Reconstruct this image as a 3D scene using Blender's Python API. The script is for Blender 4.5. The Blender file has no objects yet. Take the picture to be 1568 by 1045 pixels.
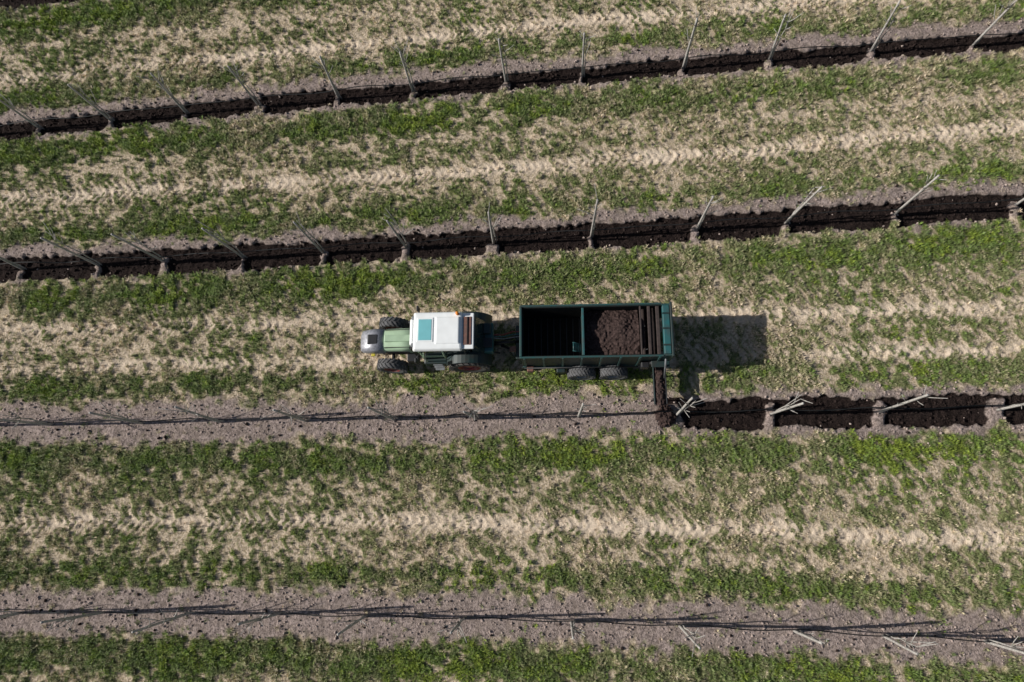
import bpy, bmesh, math, random
import numpy as np
from mathutils import Vector, Matrix
random.seed(7); rng=np.random.default_rng(7)
S=bpy.context.scene
S.view_settings.view_transform='Standard'; S.view_settings.look='None'; S.view_settings.exposure=0
COL=S.collection
H=26.0
# ---------------- camera (drone, 26 m up, pitched 14 deg off nadir) ----------------
up=Vector((-76,258,1045)).normalized()
X=(Vector((1,0,0))-up*up.x).normalized(); Y=up.cross(X)
cd=bpy.data.cameras.new("drone_camera"); cam=bpy.data.objects.new("drone_camera",cd); COL.objects.link(cam)
cd.sensor_width=36; cd.lens=24; cd.clip_end=3000
cam.matrix_world=Matrix.Translation((0,0,H))@Matrix((X,Y,up)).to_4x4()
S.camera=cam
# planting rows, 7.3 m apart (0 = south): y = a x^2 + b x + c, metres
ROWC=np.array([[-0.00083,-0.02156,-3.80354],[6e-05,0.00686,3.45947],[0.00036,0.04096,10.76],[-0.00048,0.05087,18.18]])
TREES=[[(-20.31,3.2),(-17.08,3.2),(-13.79,3.2),(-10.44,3.2),(-7.16,3.0),(-3.58,3.2),(0.28,3.2),(4.05,3.2),(7.95,3.2),(10.9,2.6),(14.2,3.3),(18.0,3.2)],
[(-23.65,3.2),(-20.33,3.2),(-16.51,3.2),(-13.3,3.2),(-9.87,3.2),(-6.38,3.4),(-3.19,2.8),(0.68,3.0),(4.36,3.3),(7.84,3.6),(11.74,3.6),(15.92,3.4),(19.8,3.4)],
[(-22.79,3.2),(-19.4,3.2),(-16.5,3.2),(-13.1,3.2),(-9.7,3.3),(-6.2,3.0),(-2.6,3.2),(1.37,3.5),(5.6,3.1),(9.1,3.4),(13.3,3.4),(17.9,3.2),(22.0,3.2)],
[(-26.6,2.7),(-23.2,2.7),(-19.85,2.7),(-16.4,2.7),(-13.1,2.8),(-9.5,2.8),(-6.2,2.7),(-2.1,2.8),(1.2,2.7),(5.5,2.9),(9.1,2.6),(13.3,2.9),(17.5,2.9),(21.8,2.8)]]
def rowy(k,x):
    kk=np.clip(k,0,3).astype(int); c=ROWC[kk]
    return c[...,0]*x*x+c[...,1]*x+c[...,2]+(k-kk)*7.2
# ---------------- noise ----------------
TB=rng.random((256,256))
def vn(x,y,s,seed=0):
    x=x/s+seed*17.31+500; y=y/s+seed*9.77+500
    xi=np.floor(x).astype(int); yi=np.floor(y).astype(int); fx=x-xi; fy=y-yi
    fx=fx*fx*(3-2*fx); fy=fy*fy*(3-2*fy)
    a=TB[xi%256,yi%256]; b=TB[(xi+1)%256,yi%256]; c=TB[xi%256,(yi+1)%256]; d=TB[(xi+1)%256,(yi+1)%256]
    return (a*(1-fx)+b*fx)*(1-fy)+(c*(1-fx)+d*fx)*fy
def fbm(x,y,s,o=3,seed=0):
    r=0;a=.5;t=0
    for i in range(o): r=r+a*vn(x,y,s/2**i,seed+i*3); t+=a; a*=.5
    return r/t
def ss(a,b,x):
    t=np.clip((x-a)/(b-a),0,1); return t*t*(3-2*t)
def clump(x,y):
    # tufts drawn out into short diagonal streaks by the rake
    ca,sa=math.cos(1.05),math.sin(1.05); u=x*ca-y*sa; v=x*sa+y*ca
    ph=(fbm(x,y,1.1,2,90)-.5)*5
    ray=.5+.5*np.sin(6.2832*v/.28+ph)
    return .44*vn(u/1.7,v,.125,40)+.18*ray*vn(x,y,.8,93)+.22*vn(x,y,.30,44)+.16*fbm(x,y,1.0,2,47)+.02
def zones(x,y):
    x2=np.clip(x,-60,60)
    rows=np.stack([rowy(np.full_like(x2,k),x2) for k in range(-6,12)])
    dist=y[None]-rows; kn=np.argmin(np.abs(dist),0); d=np.take_along_axis(dist,kn[None],0)[0]; k=kn-6
    below=np.sum(dist>0,0)-1; lane=below-6
    off=np.take_along_axis(dist,np.clip(below,0,17)[None],0)[0]
    wob=(fbm(x,y,.9,3,1)-.5)*.9+(vn(x,y,.2,3)-.5)*.5
    hi=np.where(k>=2,.95,.82); lo=np.where(k>=2,-.60,-.82)
    dd=d+wob
    bare=ss(lo-.2,lo+.2,dd)*(1-ss(hi-.22,hi+.22,dd))
    wt=(fbm(x,y,1.3,2,5)-.5)*.26+(fbm(x,y,.22,2,7)-.5)*.26
    tl=np.where(k==3,-.46,np.where(k==2,-.58,-.58)); th=np.where(k==3,.38,np.where(k==2,.50,.52))
    tr=ss(tl-.05,tl+.05,d+wt)*(1-ss(th-.05,th+.05,d+wt))
    tr=tr*np.where(k>=2,1,np.where(k==1,ss(3.7,3.95,x),0))
    for kk in range(1,4):
        for i,(tx,z) in enumerate(TREES[kk]):
            wd=(.10+.14*((i*37+kk*11)%7)/7) if kk>1 else .17+.06*(i%3)
            top=(-.08+.12*((i*13)%3)) if kk>1 else .4
            cx=tx+.15*(d+.1)+wt*1.2
            m=np.exp(-((x-cx)/(wd*(1.35-.9*np.clip(d+.5,0,1)*(.5+.5*(kk>1)))))**4)*(1-ss(top-.12,top+.1,d))*(k==kk)
            tr=tr*(1-.97*m)
    lush=.88*np.exp(-((d+1.5)/.65)**2)+.6*np.exp(-((d-1.45)/.45)**2)
    lush=lush*(.45+.9*fbm(x,y,2.2,3,9))+ .16+(fbm(x,y,3,3,11)-.5)*.6
    tk=np.zeros_like(x); td=np.zeros_like(x)
    T={-1:[(3.3,.8),(1.7,.4)],0:[(3.25,1.),(1.95,.42)],1:[(2.3,.8),(3.95,.85)],2:[(3.3,1.),(4.8,.38)],3:[(2.6,1.),(4.3,.55)]}
    for L in range(-6,12):
        for o,a in T.get(L,[(3.2,.9),(4.6,.5)]):
            e=off-o+(fbm(x,y,4,2,20)-.5)*.5; q=(lane==L)*a
            tk+= q*np.exp(-(e/.35)**2)
            td+= q*np.exp(-(e/.62)**2)*np.sin(6.2832*(x+.85*np.abs(e))/.31+(fbm(x,y,1.5,2,97)-.5)*3)
    # track strength rises slightly toward the east end of the lanes
    tk*=(.42+.85*fbm(x,y,1.8,3,15))*(.95+.2*np.clip(x/20,-1,1)); td*=.35+1.2*fbm(x,y,1.1,2,98)
    return tr,bare,np.clip(lush,0,1),np.clip(tk,0,1),td*(1-bare),k
def height(x,y,z):
    tr,ba,lu,tk,td=z[:5]
    h=-.15*tr+.05*ba*(1-tr)-.02*tk+.024*td
    h+=(fbm(x,y,.5,3,30)-.5)*.05+(vn(x,y,.13,33)-.5)*(.03+.08*tr)+.05*(1-ba)*(1-tr)*ss(.42,.6,clump(x,y))
    return h
# ---------------- materials ----------------
def newmat(n):
    m=bpy.data.materials.new(n); m.use_nodes=True; t=m.node_tree; return m,t,t.nodes['Principled BSDF']
def pmat(n,c,rough=.5,metal=0,var=.15,scale=6,dirt=None,spec=.5,bump=0.0):
    m,t,b=newmat(n); N=t.nodes
    co=N.new('ShaderNodeTexCoord'); no=N.new('ShaderNodeTexNoise'); no.inputs['Scale'].default_value=scale; no.inputs['Detail'].default_value=6
    t.links.new(co.outputs['Object'],no.inputs['Vector'])
    r=N.new('ShaderNodeValToRGB'); r.color_ramp.elements[0].position=.3; r.color_ramp.elements[1].position=.7
    d=dirt or tuple(v*(1-var*2) for v in c)
    r.color_ramp.elements[0].color=(*d,1); r.color_ramp.elements[1].color=(*c,1)
    t.links.new(no.outputs['Fac'],r.inputs[0]); t.links.new(r.outputs[0],b.inputs['Base Color'])
    b.inputs['Roughness'].default_value=rough; b.inputs['Metallic'].default_value=metal; b.inputs['Specular IOR Level'].default_value=spec
    if bump:
        bp=N.new('ShaderNodeBump'); bp.inputs['Strength'].default_value=bump; bp.inputs['Distance'].default_value=.03
        n2=N.new('ShaderNodeTexNoise'); n2.inputs['Scale'].default_value=25; n2.inputs['Detail'].default_value=5
        t.links.new(co.outputs['Object'],n2.inputs['Vector']); t.links.new(n2.outputs['Fac'],bp.inputs['Height']); t.links.new(bp.outputs[0],b.inputs['Normal'])
    return m
M_white=pmat("white_paint",(.90,.91,.89),.35,var=.05,scale=3)
M_lgreen=pmat("pale_green_paint",(.42,.56,.38),.35,var=.08,scale=4)
M_silver=pmat("silver_grille",(.36,.36,.39),.4,.2,var=.25,scale=12)
M_teal=pmat("teal_paint",(.014,.075,.073),.5,var=.2,scale=5,dirt=(.04,.055,.05))
M_dteal=pmat("dark_teal_paint",(.010,.032,.032),.5,var=.2,scale=5,dirt=(.026,.03,.027))
M_ptank=pmat("teal_tailgate_paint",(.02,.115,.12),.45,var=.2,scale=4,dirt=(.04,.08,.08))
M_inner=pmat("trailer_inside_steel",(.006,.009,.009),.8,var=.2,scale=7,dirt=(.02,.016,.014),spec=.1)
M_black=pmat("black_metal",(.018,.018,.02),.5,var=.2)
M_glass=pmat("dark_glass",(.02,.035,.035),.08,var=.1)
M_cyan=pmat("tinted_roof_glass",(.22,.55,.58),.12,var=.08,scale=2)
M_brown=pmat("red_brown",(.20,.085,.06),.7,var=.25,scale=15,dirt=(.10,.06,.05))
M_red=pmat("red_rim",(.28,.02,.02),.5,var=.2,dirt=(.15,.06,.05))
M_rubber=pmat("dusty_rubber",(.13,.13,.135),.9,var=.25,scale=12,dirt=(.055,.052,.05))
M_rubberd=pmat("tyre_rubber",(.05,.05,.05),.9,var=.25,scale=12,dirt=(.09,.08,.07))
M_grey=pmat("grey_steel",(.25,.26,.27),.5,.3,var=.2)
M_wood=pmat("worn_planks",(.06,.042,.036),.8,var=.3,scale=10,dirt=(.03,.02,.018))
M_yel=pmat("yellow_plastic",(.6,.5,.05),.5)
M_org=pmat("orange_lamp",(.8,.25,.02),.3)
M_comp=pmat("compost",(.080,.053,.047),.95,var=.3,scale=14,dirt=(.028,.019,.017),spec=.1,bump=1)
M_bark=pmat("bark",(.52,.50,.46),.85,var=.25,scale=20,dirt=(.24,.21,.19),spec=.2)
M_hose=pmat("black_hose",(.012,.012,.012),.6,var=.1)
# ground material
m,t,b=newmat("field_ground"); N=t.nodes; L=t.links
def math_(op,a,bv,c=None,clamp=False):
    n=N.new('ShaderNodeMath'); n.operation=op; n.use_clamp=clamp
    for i,v in enumerate((a,bv,c)):
        if v is None: continue
        if isinstance(v,(int,float)): n.inputs[i].default_value=v
        else: L.new(v,n.inputs[i])
    return n.outputs[0]
def att(n):
    a=N.new('ShaderNodeAttribute'); a.attribute_name=n; return a.outputs['Fac']
def noise(scale,det=5,sx=1,sy=1,rot=0,rough=.6):
    mp=N.new('ShaderNodeMapping'); mp.inputs['Scale'].default_value=(sx,sy,1); mp.inputs['Rotation'].default_value=(0,0,rot)
    L.new(gc.outputs['Object'],mp.inputs['Vector'])
    n=N.new('ShaderNodeTexNoise'); n.inputs['Scale'].default_value=scale; n.inputs['Detail'].default_value=det; n.inputs['Roughness'].default_value=rough
    L.new(mp.outputs[0],n.inputs['Vector']); return n.outputs['Fac']
def mix(f,a,c):
    n=N.new('ShaderNodeMix'); n.data_type='RGBA'
    if isinstance(f,(int,float)): n.inputs[0].default_value=f
    else: L.new(f,n.inputs[0])
    for i,v in ((6,a),(7,c)):
        if isinstance(v,tuple): n.inputs[i].default_value=(*v,1)
        else: L.new(v,n.inputs[i])
    return n.outputs[2]
def mr(v,a,c,lo=0,hi=1):
    n=N.new('ShaderNodeMapRange'); n.interpolation_type='SMOOTHSTEP'; L.new(v,n.inputs[0])
    for i,q in enumerate((a,c,lo,hi)): n.inputs[i+1].default_value=q
    return n.outputs[0]
gc=N.new('ShaderNodeTexCoord')
nf=noise(11,5,rough=.7); nm=noise(2.2,3); ng=noise(28,2)
A_t,A_b,A_l,A_k,A_c=att('trench'),att('bare'),att('lush'),att('track'),att('clump')
g=math_('ADD',math_('MULTIPLY',A_c,.68),math_('MULTIPLY',nf,.32))
g=math_('ADD',g,math_('MULTIPLY_ADD',A_l,.13,.002))
g=math_('SUBTRACT',g,math_('MULTIPLY',A_k,.12))
gf=mr(g,.465,.545)
straw=mix(mr(nf,.40,.60),(.34,.27,.175),(.72,.585,.44))
straw=mix(mr(A_k,.15,.8,0,.75),straw,(.82,.67,.52))
green=mix(mr(nf,.37,.63),(.075,.085,.033),(.26,.27,.12))
c1=mix(gf,straw,green)
barec=mix(mr(nf,.38,.62),(.16,.125,.11),(.47,.37,.33))
barec=mix(mr(ng,.52,.66,0,.6),barec,(.66,.53,.47))
barec=mix(mr(nm,.35,.65,0,.5),barec,(.24,.19,.155))
c2=mix(A_b,c1,barec)
trc=mix(mr(ng,.35,.7),(.009,.0065,.006),(.045,.030,.026))
c3=mix(mr(A_t,.3,.7),c2,trc)
L.new(c3,b.inputs['Base Color']); b.inputs['Roughness'].default_value=1; b.inputs['Specular IOR Level'].default_value=.1
bp=N.new('ShaderNodeBump'); bp.inputs['Strength'].default_value=1; bp.inputs['Distance'].default_value=.11
L.new(math_('ADD',math_('MULTIPLY',nf,.8),math_('MULTIPLY',ng,.35)),bp.inputs['Height']); L.new(bp.outputs[0],b.inputs['Normal'])
M_ground=m
# ---------------- ground ----------------
def axis(lo,hi,st):
    a=list(np.arange(lo,hi,st)); s=st; p=a[-1]
    while p<900: s*=1.35; p+=s; a.append(p)
    s=st; p=a[0]; pre=[]
    while p>-900: s*=1.35; p-=s; pre.append(p)
    return np.array(pre[::-1]+a)
ax=axis(-31,25,.065); ay=axis(-10,29,.06)
gx,gy=np.meshgrid(ax,ay,indexing='ij'); nx,ny=gx.shape
gx=gx.ravel(); gy=gy.ravel()
Z=zones(gx,gy); far=(gx<-34)|(gx>28)|(gy<-14)|(gy>33)
hz=height(gx,gy,Z); hz[far]=0
me=bpy.data.meshes.new("ground"); nv=nx*ny
me.vertices.add(nv); me.vertices.foreach_set('co',np.stack([gx,gy,hz],1).ravel())
ii=(np.arange(nx-1)[:,None]*ny+np.arange(ny-1)[None]).ravel()
q=np.stack([ii,ii+ny,ii+ny+1,ii+1],1).astype(np.int32)
me.loops.add(q.size); me.loops.foreach_set('vertex_index',q.ravel())
me.polygons.add(len(q)); me.polygons.foreach_set('loop_start',np.arange(0,q.size,4,dtype=np.int32))
me.update(calc_edges=True)
me.polygons.foreach_set('use_smooth',np.ones(len(q),bool))
for n,v in zip(('trench','bare','lush','track','clump'),list(Z[:4])+[clump(gx,gy)-.10*Z[4]]):
    a=me.attributes.new(n,'FLOAT','POINT'); a.data.foreach_set('value',v.astype(np.float32))
me.materials.append(M_ground)
go=bpy.data.objects.new("ground",me); COL.objects.link(go)
# ---------------- scatter ----------------
def scatter(name,variants,P,rot,scale,idx,tone):
    me=bpy.data.meshes.new(name); n=len(P); me.vertices.add(n); me.vertices.foreach_set('co',P.astype(np.float32).ravel())
    for an,tp,v in (('rot','FLOAT_VECTOR',rot),('scl','FLOAT_VECTOR',scale)):
        a=me.attributes.new(an,tp,'POINT'); a.data.foreach_set('vector',v.astype(np.float32).ravel())
    a=me.attributes.new('idx','INT','POINT'); a.data.foreach_set('value',idx.astype(np.int32))
    a=me.attributes.new('tone','FLOAT','POINT'); a.data.foreach_set('value',tone.astype(np.float32))
    ob=bpy.data.objects.new(name,me); COL.objects.link(ob)
    col=bpy.data.collections.new(name+"_variants")
    for v in variants: col.objects.link(v)
    g=bpy.data.node_groups.new(name+"_scatter",'GeometryNodeTree')
    g.interface.new_socket('Geometry',in_out='INPUT',socket_type='NodeSocketGeometry'); g.interface.new_socket('Geometry',in_out='OUTPUT',socket_type='NodeSocketGeometry')
    N=g.nodes; i=N.new('NodeGroupInput'); o=N.new('NodeGroupOutput'); ip=N.new('GeometryNodeInstanceOnPoints')
    ci=N.new('GeometryNodeCollectionInfo'); ci.inputs['Collection'].default_value=col; ci.inputs['Separate Children'].default_value=True; ci.inputs['Reset Children'].default_value=True
    def na(n,tp):
        a=N.new('GeometryNodeInputNamedAttribute'); a.data_type=tp; a.inputs['Name'].default_value=n
        return [s for s in a.outputs if s.enabled and s.name=='Attribute'][0]
    e=N.new('FunctionNodeEulerToRotation')
    l=g.links
    l.new(i.outputs[0],ip.inputs['Points']); l.new(ci.outputs[0],ip.inputs['Instance']); ip.inputs['Pick Instance'].default_value=True
    l.new(na('idx','INT'),ip.inputs['Instance Index']); l.new(na('rot','FLOAT_VECTOR'),e.inputs[0]); l.new(e.outputs[0],ip.inputs['Rotation'])
    l.new(na('scl','FLOAT_VECTOR'),ip.inputs['Scale']); l.new(ip.outputs[0],o.inputs[0])
    md=ob.modifiers.new('scatter','NODES'); md.node_group=g
    return ob
# grass material
m,t,b=newmat("grass_blades"); N=t.nodes; L=t.links
a=N.new('ShaderNodeAttribute'); a.attribute_type='INSTANCER'; a.attribute_name='tone'
r=N.new('ShaderNodeValToRGB'); cr=r.color_ramp
cr.elements[0].position=0; cr.elements[0].color=(.78,.64,.48,1); cr.elements[1].position=1; cr.elements[1].color=(.27,.34,.05,1)
for p,c in ((.3,(.54,.47,.29)),(.45,(.33,.34,.16)),(.65,(.20,.255,.09)),(.85,(.19,.28,.06))):
    e=cr.elements.new(p); e.color=(*c,1)
L.new(a.outputs['Fac'],r.inputs[0])
oi=N.new('ShaderNodeObjectInfo'); hs=N.new('ShaderNodeHueSaturation')
mrn=N.new('ShaderNodeMapRange'); L.new(oi.outputs['Random'],mrn.inputs[0]); mrn.inputs[3].default_value=.6; mrn.inputs[4].default_value=1.3
L.new(mrn.outputs[0],hs.inputs['Value']); L.new(r.outputs[0],hs.inputs['Color'])
L.new(hs.outputs[0],b.inputs['Base Color']); b.inputs['Roughness'].default_value=.6; b.inputs['Specular IOR Level'].default_value=.3
M_grass=m
def tuft(seed,n,rad,lmin,lmax,w,lean):
    R=random.Random(seed); V=[];F=[]
    for _ in range(n):
        a=R.uniform(0,6.283); rr=rad*math.sqrt(R.random()); x,y=rr*math.cos(a),rr*math.sin(a)
        da=a+R.uniform(-1.2,1.2); l=R.uniform(lmin,lmax); le=R.uniform(.2,lean); dx,dy=math.cos(da),math.sin(da)
        ww=w*R.uniform(.6,1.3)/2; sx,sy=-dy*ww,dx*ww; k=len(V)
        h1=l*.6*math.cos(le*.6); o1=l*.6*math.sin(le*.6); h2=h1+l*.4*math.cos(le*1.4); o2=o1+l*.4*math.sin(le*1.4)
        V+=[(x-sx,y-sy,-.02),(x+sx,y+sy,-.02),(x+dx*o1+sx*1.1,y+dy*o1+sy*1.1,h1),(x+dx*o1-sx*1.1,y+dy*o1-sy*1.1,h1),(x+dx*o2,y+dy*o2,h2)]
        F+=[(k,k+1,k+2,k+3),(k+3,k+2,k+4)]
    me=bpy.data.meshes.new("tuft"); me.from_pydata(V,[],F); me.materials.append(M_grass); return bpy.data.objects.new("tuft_%d"%seed,me)
tv=[tuft(1,20,.05,.08,.18,.010,.9),tuft(2,18,.04,.07,.16,.010,1.1),tuft(3,22,.06,.07,.15,.010,1.0),tuft(4,15,.03,.08,.19,.011,1.2),tuft(5,17,.05,.06,.14,.012,1.3)]
n=240000
XA,XB,YA,YB=-28.5,22.5,-8.5,27.5
px=rng.uniform(XA,XB,n); py=rng.uniform(YA,YB,n); z=zones(px,py)
tr,ba,lu,tk,td=z[:5]
cl=clump(px,py)
dens=ss(.442,.552,cl+.14*lu-.10*tk-.10*td)*(.55+.5*lu)*(1-.45*tk)
dens=np.clip(dens+.05,0,1)*(1-.955*ba)
dens*=(1-ss(.1,.3,tr))
keep=rng.random(n)<dens
px,py,cl,lu,tk,ba,tr,td=[q[keep] for q in (px,py,cl,lu,tk,ba,tr,td)]
n=len(px); hz=height(px,py,(tr,ba,lu,tk,td))
tone=np.clip(.54+.32*(lu-.3)+1.1*(fbm(px,py,2.5,3,50)-.5)+.5*(vn(px,py,.3,55)-.5)-.25*tk+rng.normal(0,.15,n),.02,1)
s=rng.uniform(.7,1.25,n)*(.8+.4*lu)
rot=np.stack([rng.normal(0,.1,n),rng.normal(0,.1,n),rng.uniform(0,6.283,n)],1)
scatter("grass",tv,np.stack([px,py,hz],1),rot,np.stack([s,s,s*rng.uniform(.7,1.3,n)],1),rng.integers(0,5,n),tone)
NG=n
# dry straw litter
n=26000
px=rng.uniform(XA,XB,n); py=rng.uniform(YA,YB,n); z=zones(px,py); tr,ba,lu,tk,td=z[:5]
keep=rng.random(n)<(.6+.3*tk-.3*lu)*(1-.93*ba)*(1-tr)
px,py,lu,tk,ba,tr,td=[q[keep] for q in (px,py,lu,tk,ba,tr,td)]; n=len(px)
sv=[tuft(11,12,.10,.06,.14,.011,1.5),tuft(12,12,.12,.05,.12,.012,1.55)]
s=rng.uniform(.6,1.1,n)
scatter("dry_grass",sv,np.stack([px,py,height(px,py,(tr,ba,lu,tk,td))],1),np.stack([0*s,0*s,rng.uniform(0,6.28,n)],1),np.stack([s,s,s*.8],1),rng.integers(0,2,n),np.clip(rng.normal(.10,.1,n),0,.4))
# clods
def clod(seed,mat):
    R=random.Random(seed); bm=bmesh.new(); bmesh.ops.create_icosphere(bm,subdivisions=1,radius=1)
    for v in bm.verts: v.co*=R.uniform(.7,1.15)
    for v in bm.verts: v.co.z*=.75
    me=bpy.data.meshes.new("clod"); bm.to_mesh(me); bm.free(); me.materials.append(mat); return bpy.data.objects.new("clod_%d"%seed,me)
M_soil=pmat("soil_clods",(.48,.38,.33),1,var=.2,scale=1.5,spec=.1); M_cclod=pmat("compost_clods",(.045,.031,.027),1,var=.3,scale=1.5,spec=.1)
def clods(name,n,mat,fn,s0,s1,seed,p=3):
    px=rng.uniform(XA,XB,n); py=rng.uniform(YA,YB,n); z=zones(px,py); tr,ba,lu,tk=z[:4]
    k=rng.random(n)<fn(tr,ba,tk); px,py=px[k],py[k]; zz=[q[k] for q in z[:5]]; n=len(px)
    s=s0+(s1-s0)*rng.random(n)**p
    scatter(name,[clod(seed+i,mat) for i in range(4)],np.stack([px,py,height(px,py,zz)+s*.3],1),rng.uniform(0,6.28,(n,3)),np.stack([s,s,s],1),rng.integers(0,4,n),rng.random(n))
clods("soil_clods",95000,M_soil,lambda tr,ba,tk:ba*(1-tr)*.75+.01*tk+.035*tr,.015,.065,100,3.5)
clods("compost_clods",100000,M_cclod,lambda tr,ba,tk:tr*.8+.06*ba,.018,.08,200)
# ---------------- helpers for objects ----------------
def fin(name,bm,mat,parent,smooth=False,bev=0):
    bmesh.ops.recalc_face_normals(bm,faces=bm.faces)
    me=bpy.data.meshes.new(name); bm.to_mesh(me); bm.free(); me.materials.append(mat)
    ob=bpy.data.objects.new(name,me); COL.objects.link(ob); ob.parent=parent
    if parent: ob.matrix_parent_inverse=parent.matrix_world.inverted()
    if smooth:
        for p in me.polygons: p.use_smooth=True
    if bev:
        md=ob.modifiers.new('bev','BEVEL'); md.width=bev; md.segments=2; md.limit_method='ANGLE'
    return ob
def frust(name,r0,z0,r1,z1,mat,parent,bev=.02):
    bm=bmesh.new()
    f=lambda r,z:[bm.verts.new((r[0],r[2],z)),bm.verts.new((r[1],r[2],z)),bm.verts.new((r[1],r[3],z)),bm.verts.new((r[0],r[3],z))]
    a=f(r0,z0); c=f(r1,z1); bm.faces.new(a[::-1]); bm.faces.new(c)
    for i in range(4): j=(i+1)%4; bm.faces.new((a[i],a[j],c[j],c[i]))
    return fin(name,bm,mat,parent,False,bev)
def box(name,x0,x1,y0,y1,z0,z1,mat,parent,bev=.012):
    return frust(name,(x0,x1,y0,y1),z0,(x0,x1,y0,y1),z1,mat,parent,bev)
def sweep(bm,pts,rads,seg=8):
    pts=[Vector(p) for p in pts]; rings=[]
    for i,p in enumerate(pts):
        d=(pts[min(i+1,len(pts)-1)]-pts[max(i-1,0)]).normalized()
        a=d.cross(Vector((0,0,1)) if abs(d.z)<.9 else Vector((1,0,0))).normalized(); c=d.cross(a)
        r=rads[i] if isinstance(rads,(list,tuple)) else rads
        rings.append([bm.verts.new(p+(a*math.cos(t)+c*math.sin(t))*r) for t in [6.2832*j/seg for j in range(seg)]])
    for A,B in zip(rings,rings[1:]):
        for j in range(seg): k=(j+1)%seg; bm.faces.new((A[j],A[k],B[k],B[j]))
    bm.faces.new(rings[0][::-1]); bm.faces.new(rings[-1])
def tube(name,pts,r,mat,parent,seg=10):
    bm=bmesh.new(); sweep(bm,pts,r,seg); return fin(name,bm,mat,parent,True)
def loft(name,secs,cy,mat,parent,e=3.5):
    bm=bmesh.new(); rings=[]; n=28
    for x,hw,zb,zt in secs:
        ring=[]
        for i in range(n):
            t=6.2832*i/n; c,s_=math.cos(t),math.sin(t)
            yy=math.copysign(abs(c)**(2/e),c)*hw; zz=(zb+zt)/2+math.copysign(abs(s_)**(2/e),s_)*(zt-zb)/2
            ring.append(bm.verts.new((x,cy+yy,zz)))
        rings.append(ring)
    for A,B in zip(rings,rings[1:]):
        for j in range(n): k=(j+1)%n; bm.faces.new((A[j],A[k],B[k],B[j]))
    bm.faces.new(rings[0]); bm.faces.new(rings[-1])
    return fin(name,bm,mat,parent,True)
def wheel(name,c,r,w,rimmat,parent,nl=22,rub=None,yaw=0,lug=.035):
    rub=rub or M_rubber; seg=40; bm=bmesh.new()
    prof=[(r*.56,-w*.42),(r*.8,-w*.5),(r*.93,-w*.47),(r*.985,-w*.36),(r,0),(r*.985,w*.36),(r*.93,w*.47),(r*.8,w*.5),(r*.56,w*.42)]
    Rz=Matrix.Rotation(yaw,3,'Z'); C=Vector(c)
    P=lambda a,rr,y:C+Rz@Vector((rr*math.cos(a),y,rr*math.sin(a)))
    def lathe(prof,bm,close=False):
        R=[[bm.verts.new(P(6.2832*i/seg,a,y)) for a,y in prof] for i in range(seg)]
        for i in range(seg):
            A,B=R[i],R[(i+1)%seg]
            for j in range(len(prof)-1): bm.faces.new((A[j],A[j+1],B[j+1],B[j]))
    lathe(prof,bm)
    for i in range(nl):
        for sgn in (-1,1):
            a0=6.2832*(i+(.5 if sgn>0 else 0))/nl; da=.42*6.2832/nl; sh=6.2832/nl*.9
            vs=[]
            for (aa,y) in ((a0,sgn*w*.02),(a0+da,sgn*w*.02),(a0+da-sh,sgn*w*.5),(a0-sh,sgn*w*.5)):
                rr0=r*.9; rr1=r+lug-(.04*r if abs(y)>w*.3 else 0)
                vs.append((bm.verts.new(P(aa,rr0,y)),bm.verts.new(P(aa,rr1,y))))
            bm.faces.new([v[1] for v in vs])
            for q in range(4): k=(q+1)%4; bm.faces.new((vs[q][0],vs[k][0],vs[k][1],vs[q][1]))
    fin(name+"_tyre",bm,rub,parent)
    bm=bmesh.new(); rp=[(.001,-w*.30),(r*.2,-w*.30),(r*.22,-w*.2),(r*.45,-w*.18),(r*.5,-w*.4),(r*.58,-w*.42),(r*.58,w*.42),(r*.5,w*.4),(r*.45,w*.18),(r*.22,w*.2),(r*.2,w*.3),(.001,w*.3)]
    lathe(rp,bm); fin(name+"_rim",bm,rimmat,parent,False)
def empty(name,loc):
    e=bpy.data.objects.new(name,None); COL.objects.link(e); e.location=loc; bpy.context.view_layer.update(); return e
# ---------------- tractor (drives toward -x) ----------------
T=empty("tractor",(-4.9,6.2,0)); cy=6.2
loft("hood",[(-7.34,.28,1.0,1.30),(-7.28,.36,.95,1.42),(-7.0,.41,.95,1.52),(-6.5,.43,.95,1.60),(-5.9,.44,.95,1.67),(-5.25,.46,.95,1.72)],cy,M_lgreen,T)
loft("hood_front_screen",[(-7.50,.28,1.02,1.30),(-7.42,.41,.93,1.44),(-7.05,.455,.93,1.55),(-6.58,.465,.93,1.62),(-6.56,.30,1.0,1.5)],cy,M_silver,T)
frust("hood_top_screen",(-7.2,-6.75,cy-.2,cy+.22),1.45,(-7.16,-6.78,cy-.16,cy+.18),1.606,M_black,T,.03)
box("hood_centre_stripe",-6.5,-5.35,cy-.13,cy+.13,1.60,1.725,M_lgreen,T,.03)
for s_ in (-1,1):
    frust("headlight",(-7.49,-7.33,cy+s_*.25-.08,cy+s_*.25+.08),1.12,(-7.46,-7.33,cy+s_*.25-.08,cy+s_*.25+.08),1.28,M_white,T,.02)
    box("hood_side_vent",-6.5,-5.6,min(cy+s_*.435,cy+s_*.46),max(cy+s_*.435,cy+s_*.46),1.1,1.4,M_black,T,.01)
    box("hood_side_seam",-6.5,-5.3,min(cy+s_*.33,cy+s_*.35),max(cy+s_*.33,cy+s_*.35),1.5,1.66,M_black,T,.004)
box("front_weight_carrier",-7.62,-7.2,cy-.28,cy+.28,.5,.85,M_grey,T,.03)
box("chassis",-7.2,-2.9,cy-.24,cy+.24,.5,1.0,M_black,T,.03)
box("engine_block",-6.8,-5.2,cy-.34,cy+.34,.65,1.05,M_black,T,.04)
tube("front_axle",[(-6.4,cy-.75,.52),(-6.4,cy+.75,.52)],.07,M_black,T)
tube("rear_axle",[(-3.4,cy-.75,.75),(-3.4,cy+.75,.75)],.13,M_black,T)
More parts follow.
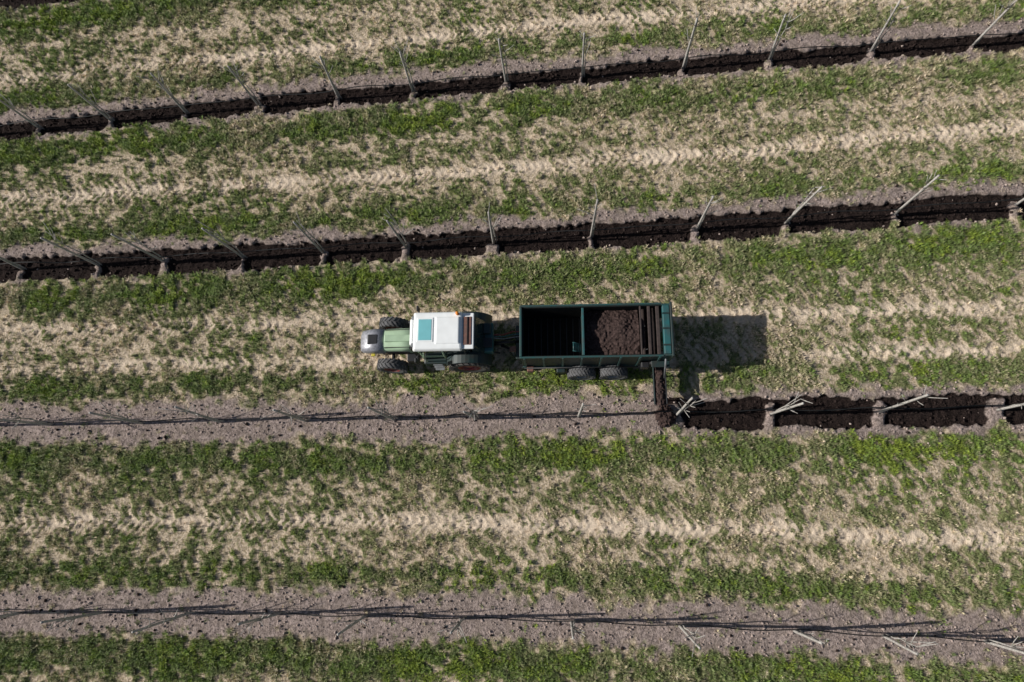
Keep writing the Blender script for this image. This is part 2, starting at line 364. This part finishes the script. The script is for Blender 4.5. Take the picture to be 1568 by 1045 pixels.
for s_,nm in ((-1,"near"),(1,"far")):
    wheel("front_wheel_"+nm,(-6.42,cy+s_*.82,.56),.56,.38,M_red,T,20,M_rubber,yaw=-.06)
    wheel("rear_wheel_"+nm,(-3.4,cy+s_*.80,.78),.78,.46,M_red,T,22,M_rubberd)
    def arc(name,cx,cz,r,a0,a1,y0,y1,mat,th=.04):
        bm=bmesh.new(); R=[]
        for i in range(15):
            a=math.radians(a0+(a1-a0)*i/14); q=[]
            for rr,yy in ((r,y0),(r+th,y0),(r+th,y1),(r,y1)): q.append(bm.verts.new((cx+rr*math.cos(a),yy,cz+rr*math.sin(a))))
            R.append(q)
        for A,B in zip(R,R[1:]):
            for j in range(4): k=(j+1)%4; bm.faces.new((A[j],A[k],B[k],B[j]))
        bm.faces.new(R[0]); bm.faces.new(R[-1]); return fin(name,bm,mat,T,False,.01)
    ys=sorted((cy+s_*.56,cy+s_*.98)); arc("rear_fender_"+nm,-3.4,.80,.88,15,150,ys[0],ys[1],M_dteal)
    tube("mirror_arm_"+nm,[(-5.0,cy+s_*.62,2.2),(-5.15,cy+s_*.95,2.25)],.018,M_black,T)
    box("mirror_"+nm,-5.19,-5.12,cy+s_*.98-.09,cy+s_*.98+.09,1.95,2.3,M_black,T,.02)
    box("work_light_"+nm,-5.28,-5.16,cy+s_*.5-.07,cy+s_*.5+.07,2.52,2.62,M_grey,T,.02)
    for xx in (-5.08,-4.25,-3.42): tube("cab_pillar",[(xx,cy+s_*.66,1.1),(xx+.03,cy+s_*.62,2.52)],.035,M_lgreen if xx<-4 else M_dteal,T)
# cab
frust("cab_lower",(-5.15,-3.2,cy-.6,cy+.6),.95,(-5.15,-3.2,cy-.62,cy+.62),1.35,M_lgreen,T,.03)
frust("cab_glass",(-5.12,-3.15,cy-.62,cy+.62),1.352,(-5.02,-3.35,cy-.58,cy+.58),2.5,M_glass,T,.03)
frust("cab_roof",(-5.24,-3.42,cy-.74,cy+.74),2.5,(-5.16,-3.46,cy-.67,cy+.67),2.70,M_white,T,.06)
frust("roof_front_visor",(-5.36,-5.2,cy-.5,cy+.5),2.5,(-5.30,-5.2,cy-.45,cy+.45),2.62,M_white,T,.04)
frust("roof_panel",(-4.42,-3.5,cy-.52,cy+.52),2.69,(-4.36,-3.55,cy-.47,cy+.47),2.745,M_white,T,.03)
box("roof_hatch_frame",-5.05,-4.47,cy-.42,cy+.48,2.69,2.725,M_white,T,.02)
box("roof_hatch_glass",-5.0,-4.52,cy-.36,cy+.42,2.70,2.735,M_cyan,T,.03)
box("roof_rear_frame",-3.44,-3.02,cy-.66,cy+.66,2.50,2.60,M_white,T,.03)
box("roof_rear_panel",-3.40,-3.10,cy-.52,cy+.52,2.55,2.625,M_brown,T,.02)  # red-brown plate inside the white rear frame
box("roof_rear_panel_rib",-3.27,-3.23,cy-.5,cy+.5,2.62,2.66,M_wood,T,.01)
frust("cab_rear_window",(-3.2,-2.72,cy-.6,cy+.6),1.6,(-3.1,-2.98,cy-.56,cy+.56),2.5,M_glass,T,.03)
box("rear_deck",-3.2,-2.42,cy-.56,cy+.56,1.2,1.62,M_ptank,T,.05)
box("rear_toolbox",-2.78,-2.5,cy+.1,cy+.5,1.6,1.8,M_dteal,T,.03)
box("rear_valve_block",-2.8,-2.45,cy-.4,cy-.05,1.6,1.74,M_black,T,.03)
tube("beacon",[(-3.6,cy+.6,2.68),(-3.6,cy+.6,2.85)],.06,M_org,T)
tube("exhaust",[(-5.35,cy-.52,1.0),(-5.35,cy-.52,2.35),(-5.28,cy-.55,2.5)],.05,M_black,T)
box("fuel_tank",-5.1,-4.2,cy-.86,cy-.6,.55,1.05,M_dteal,T,.06)
box("battery_box",-5.75,-5.3,cy-.75,cy-.45,.7,1.05,M_black,T,.03)
for i in range(3): box("step",-4.75,-4.4,cy-.98+.04*i,cy-.84+.04*i,.4+.25*i,.44+.25*i,M_grey,T,.01)
tube("handrail",[(-4.95,cy-.76,1.0),(-4.95,cy-.80,1.9),(-4.9,cy-.7,2.2)],.018,M_lgreen,T)
box("front_marker",-7.1,-6.95,cy-.56,cy-.46,1.1,1.2,M_yel,T,.02)
tube("air_intake",[(-5.45,cy+.5,1.2),(-5.45,cy+.5,2.1)],.06,M_black,T)
for s_ in (-1,1):
    tube("lower_link",[(-3.0,cy+s_*.25,.6),(-2.25,cy+s_*.38,.55)],.04,M_black,T)
    tube("lift_rod",[(-2.75,cy+s_*.3,1.2),(-2.5,cy+s_*.36,.6)],.03,M_black,T)
# ---------------- trailer ----------------
R=empty("dump_trailer",(1.3,6.17,0)); x0,x1,y0,y1=-1.36,4.0,5.22,7.12; zf,zt=1.0,2.4
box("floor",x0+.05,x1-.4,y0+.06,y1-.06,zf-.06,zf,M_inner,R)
box("side_wall_near",x0,3.66,y0,y0+.055,zf-.08,zt,M_dteal,R)
box("side_wall_far",x0,3.66,y1-.055,y1,zf-.08,zt,M_dteal,R)
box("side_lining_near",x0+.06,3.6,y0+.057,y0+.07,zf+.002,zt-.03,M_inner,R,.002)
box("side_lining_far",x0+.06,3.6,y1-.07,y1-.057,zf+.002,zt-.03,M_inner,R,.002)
box("front_wall",x0,x0+.055,y0+.057,y1-.057,zf-.05,zt-.003,M_dteal,R)
for yy,nm in ((y0,'near'),(y1,'far')):
    box("top_rail_"+nm,x0-.03,3.66,yy-.032,yy+.032,zt,zt+.05,M_teal,R)
    box("bottom_rail_"+nm,x0,3.9,yy-.04,yy+.04,zf-.16,zf-.083,M_teal,R)
    sg=-1 if yy==y0 else 1
    for i in range(8):
        xx=x0+.1+i*.68; box("wall_rib",xx,xx+.07,min(yy,yy+sg*.06),max(yy,yy+sg*.06),zf-.07,zt-.002,M_teal,R,.008)
box("front_rail",x0-.04,x0+.04,y0+.037,y1-.037,zt,zt+.045,M_teal,R)
box("partition",.84,.90,y0+.08,y1-.08,zf,zt-.1,M_dteal,R)
box("partition_rail",.83,.91,y0+.08,y1-.08,zt-.098,zt-.04,M_ptank,R)
for yy in (5.48,5.78): tube("ladder_side",[(.80,yy,2.0),(.5,yy,2.28)],.02,M_ptank,R)
for i in range(5): tube("ladder_rung",[(.78-.065*i,5.48,2.02+i*.06),(.78-.065*i,5.78,2.02+i*.06)],.02,M_ptank,R)
for i in range(9): box("floor_slat",x0+.2+i*.24,x0+.24+i*.24,y0+.08,y1-.08,zf+.002,zf+.03,M_black,R,.004)
# compost load
bm=bmesh.new(); nx_,ny_=70,70
aa,bb=np.meshgrid(np.linspace(.91,2.86,nx_),np.linspace(y0+.075,y1-.075,ny_),indexing='ij')
hh=1.78+.42*np.sin(math.pi*(.12+.76*np.linspace(0,1,ny_)))[None,:]*(.6+.4*np.linspace(0,1,nx_))[:,None]+(fbm(aa,bb,.5,3,60)-.5)*.22+(vn(aa,bb,.07,62)-.5)*.06
gv=[bm.verts.new((aa[i,j],bb[i,j],hh[i,j])) for i in range(nx_) for j in range(ny_)]
for i in range(nx_-1):
    for j in range(ny_-1): bm.faces.new((gv[i*ny_+j],gv[(i+1)*ny_+j],gv[(i+1)*ny_+j+1],gv[i*ny_+j+1]))
fin("compost_load",bm,M_comp,R,False)
# rear spreader unit
for i,xx in enumerate((2.88,3.16,3.46)): box("cross_beam",xx,xx+(.06,.10,.12)[i],y0+.06,y1-.06,zt-.12-.02*i,zt-.02-.02*i,M_wood,R,.015)
box("beater_hood",3.18,3.62,y0+.08,y1-.08,1.6,1.66,M_wood,R,.02)
tube("beater_drum",[(3.05,y0+.06,1.9),(3.05,y1-.06,1.9)],.08,M_wood,R)
tube("beater_drum_rear",[(3.36,y0+.06,2.0),(3.36,y1-.06,2.0)],.12,M_wood,R)
for i in range(12): 
    yy=y0+.18+i*.14; a=i*1.1; tube("beater_tooth",[(3.05,yy,1.9),(3.05+.24*math.cos(a),yy,1.9+.24*math.sin(a))],.02,M_black,R,6)
box("rear_side_near",3.66,x1,y0,y0+.06,.7,zt+.02,M_teal,R); box("rear_side_far",3.66,x1,y1-.06,y1,.7,zt+.02,M_teal,R)
box("rear_panel",3.68,x1-.07,y0+.063,y1-.063,2.2,zt+.05,M_ptank,R,.03)
box("rear_panel_lip",x1-.06,x1+.02,y0-.04,y1+.04,2.1,zt+.10,M_dteal,R,.02)
box("rear_door",x1-.05,x1,y0+.063,y1-.063,.8,2.098,M_teal,R,.02)
for yy in (5.6,6.2,6.75): box("rear_panel_rib",3.66,x1-.07,yy-.03,yy+.03,zt+.03,zt+.085,M_dteal,R,.01)
box("chassis_rail_near",x0-.1,x1-.2,5.7,5.8,.68,.84,M_black,R); box("chassis_rail_far",x0-.1,x1-.2,6.54,6.64,.68,.84,M_black,R)
for xx,nm in ((.83,'front'),(2.02,'rear')):
    tube("axle_"+nm,[(xx,5.2,.52),(xx,7.1,.52)],.06,M_black,R)
    for yy,s2 in ((5.02,'near'),(7.26,'far')): wheel("wheel_%s_%s"%(nm,s2),(xx,yy,.53),.53,.42,M_grey,R,26,M_rubber,lug=.02)
box("side_toolbox",-.1,.22,4.98,5.2,.6,.9,M_dteal,R,.03); box("side_bracket",-1.2,-.95,5.0,5.2,.75,1.05,M_brown,R,.03)
tube("side_pipe",[(-1.3,5.12,1.05),(2.9,5.12,1.05)],.025,M_black,R)
box("gearbox",2.95,3.25,4.98,5.2,1.2,1.6,M_black,R,.04); tube("drive_disc",[(3.45,5.2,1.5),(3.45,5.08,1.5)],.22,M_black,R,20)
tube("hydraulic_ram",[(3.75,5.14,2.2),(3.85,4.7,1.0)],.035,M_grey,R); box("guard",3.3,3.95,4.95,5.2,1.7,1.75,M_dteal,R,.02)
# drawbar
for s_ in (-1,1): tube("drawbar",[(-1.3,6.17+s_*.42,.76),(-2.2,6.17+s_*.06,.62)],.05,M_black,R)
tube("drawbar_eye",[(-2.1,6.17,.62),(-2.5,6.17,.6)],.06,M_black,R); tube("pto_shaft",[(-1.3,6.17,.95),(-2.9,6.17,.85)],.06,M_black,R)
for i,c in enumerate((M_grey,M_ptank,M_red)): tube("hydraulic_hose",[(-1.36,6.3+.08*i,1.3),(-1.7,6.32+.1*i,1.05+.05*i),(-2.1,6.25+.08*i,1.1),(-2.55,6.2+.05*i,1.55)],.022,c,R,8)
tube("jack_stand",[(-1.75,5.85,.1),(-1.75,5.85,1.1)],.045,M_grey,R); box("jack_head",-1.85,-1.6,5.75,5.95,1.05,1.15,M_brown,R,.02)
box("front_platform",-1.62,-1.4,5.5,6.8,.9,.96,M_dteal,R)
# side conveyor
box("conveyor_frame_left",3.46,3.50,3.75,5.4,.70,.86,M_dteal,R); box("conveyor_frame_right",3.90,3.94,3.75,5.4,.70,.86,M_black,R)
box("conveyor_belt",3.5,3.9,3.72,5.4,.74,.79,M_black,R,.01)
for yy in (4.0,4.9):
    tube("conveyor_leg",[(3.48,yy,.72),(3.48,yy,.05)],.025,M_black,R)
aa,bb=np.meshgrid(np.linspace(3.51,3.89,12),np.linspace(3.7,5.3,50),indexing='ij')
hh=.78+.10*np.sin(math.pi*np.linspace(0,1,12))[:,None]+(vn(aa,bb,.06,70)-.5)*.08
bm=bmesh.new(); gv=[bm.verts.new((aa[i,j],bb[i,j],hh[i,j])) for i in range(12) for j in range(50)]
for i in range(11):
    for j in range(49): bm.faces.new((gv[i*50+j],gv[(i+1)*50+j],gv[(i+1)*50+j+1],gv[i*50+j+1]))
fin("belt_compost",bm,M_comp,R,False)
bm=bmesh.new(); bmesh.ops.create_icosphere(bm,subdivisions=5,radius=1)
for v in bm.verts:
    a=np.array([v.co.x*2]); c=np.array([v.co.y*2]); q=1+float((fbm(a,c,.4,3,80)-.5)[0])*.6
    v.co=Vector((3.95+v.co.x*.4*q,3.42+v.co.y*.42*q,-.05+v.co.z*.42*q))
fin("compost_heap",bm,M_comp,None,False)
# ---------------- young trees & hoses ----------------
for k in range(4):
    for tx,hh in TREES[k]:
        ty=float(rowy(np.array([k]),np.array([tx]))[0])-.05
        bm=bmesh.new(); rr=random
        lx,ly=rr.uniform(-.06,.06),rr.uniform(-.05,.05)
        p=[(0,0,-.2)]+[(lx*z_,ly*z_,z_) for z_ in np.linspace(.3,hh,9)]
        p=[(tx+a,ty+b_,c) for a,b_,c in p]
        sweep(bm,p,[.05-.012*i/9 for i in range(10)],7)
        p2=[(tx+.1,ty+.03,-.2)]+[(tx+.1+rr.uniform(-.04,.04),ty+.05+rr.uniform(-.03,.03),z_) for z_ in np.linspace(.3,hh*.85,6)]
        sweep(bm,p2,[.035,.03,.026,.022,.018,.014,.008],6)
        for _ in range(rr.randint(6,11)):
            z_=rr.uniform(.9,hh*.82); a=rr.uniform(0,6.28); l=rr.uniform(.3,.9); i=min(5,int(z_/(hh*.85)*6)); b0=Vector(p2[i+1])
            el=rr.uniform(.5,1.2); d=Vector((math.cos(a)*math.cos(el),math.sin(a)*math.cos(el)*.7,math.sin(el)))
            sweep(bm,[b0,b0+d*l*.5+Vector((0,0,.03)),b0+d*l+Vector((0,0,.12))],[.018,.014,.009],5)
        fin("young_tree",bm,M_bark,None,True)
    bm=bmesh.new(); xs=np.arange(-31,25,.5); pts=[]
    for x_ in xs: pts.append((x_,float(rowy(np.array([k]),np.array([x_]))[0])+.02+.04*math.sin(x_*1.7+k),.45+.05*math.sin(x_*1.3)))
    sweep(bm,pts,.02,6); fin("irrigation_hose",bm,M_hose,None,True)
# ---------------- light ----------------
EL=math.radians(32); sd=Vector((-math.cos(EL),-.03,math.sin(EL)))
sl=bpy.data.lights.new("sun",'SUN'); sl.energy=5.0; sl.angle=math.radians(.5); sl.color=(1,.97,.92)
so=bpy.data.objects.new("sun",sl); COL.objects.link(so); so.rotation_euler=sd.to_track_quat('Z','Y').to_euler()
w=bpy.data.worlds.new("World"); S.world=w; w.use_nodes=True; N=w.node_tree.nodes
sk=N.new('ShaderNodeTexSky'); sk.sky_type='NISHITA'; sk.sun_disc=False; sk.sun_elevation=EL; sk.sun_rotation=math.radians(268)
w.node_tree.links.new(sk.outputs[0],N['Background'].inputs[0]); N['Background'].inputs[1].default_value=.055
print("grass",NG)
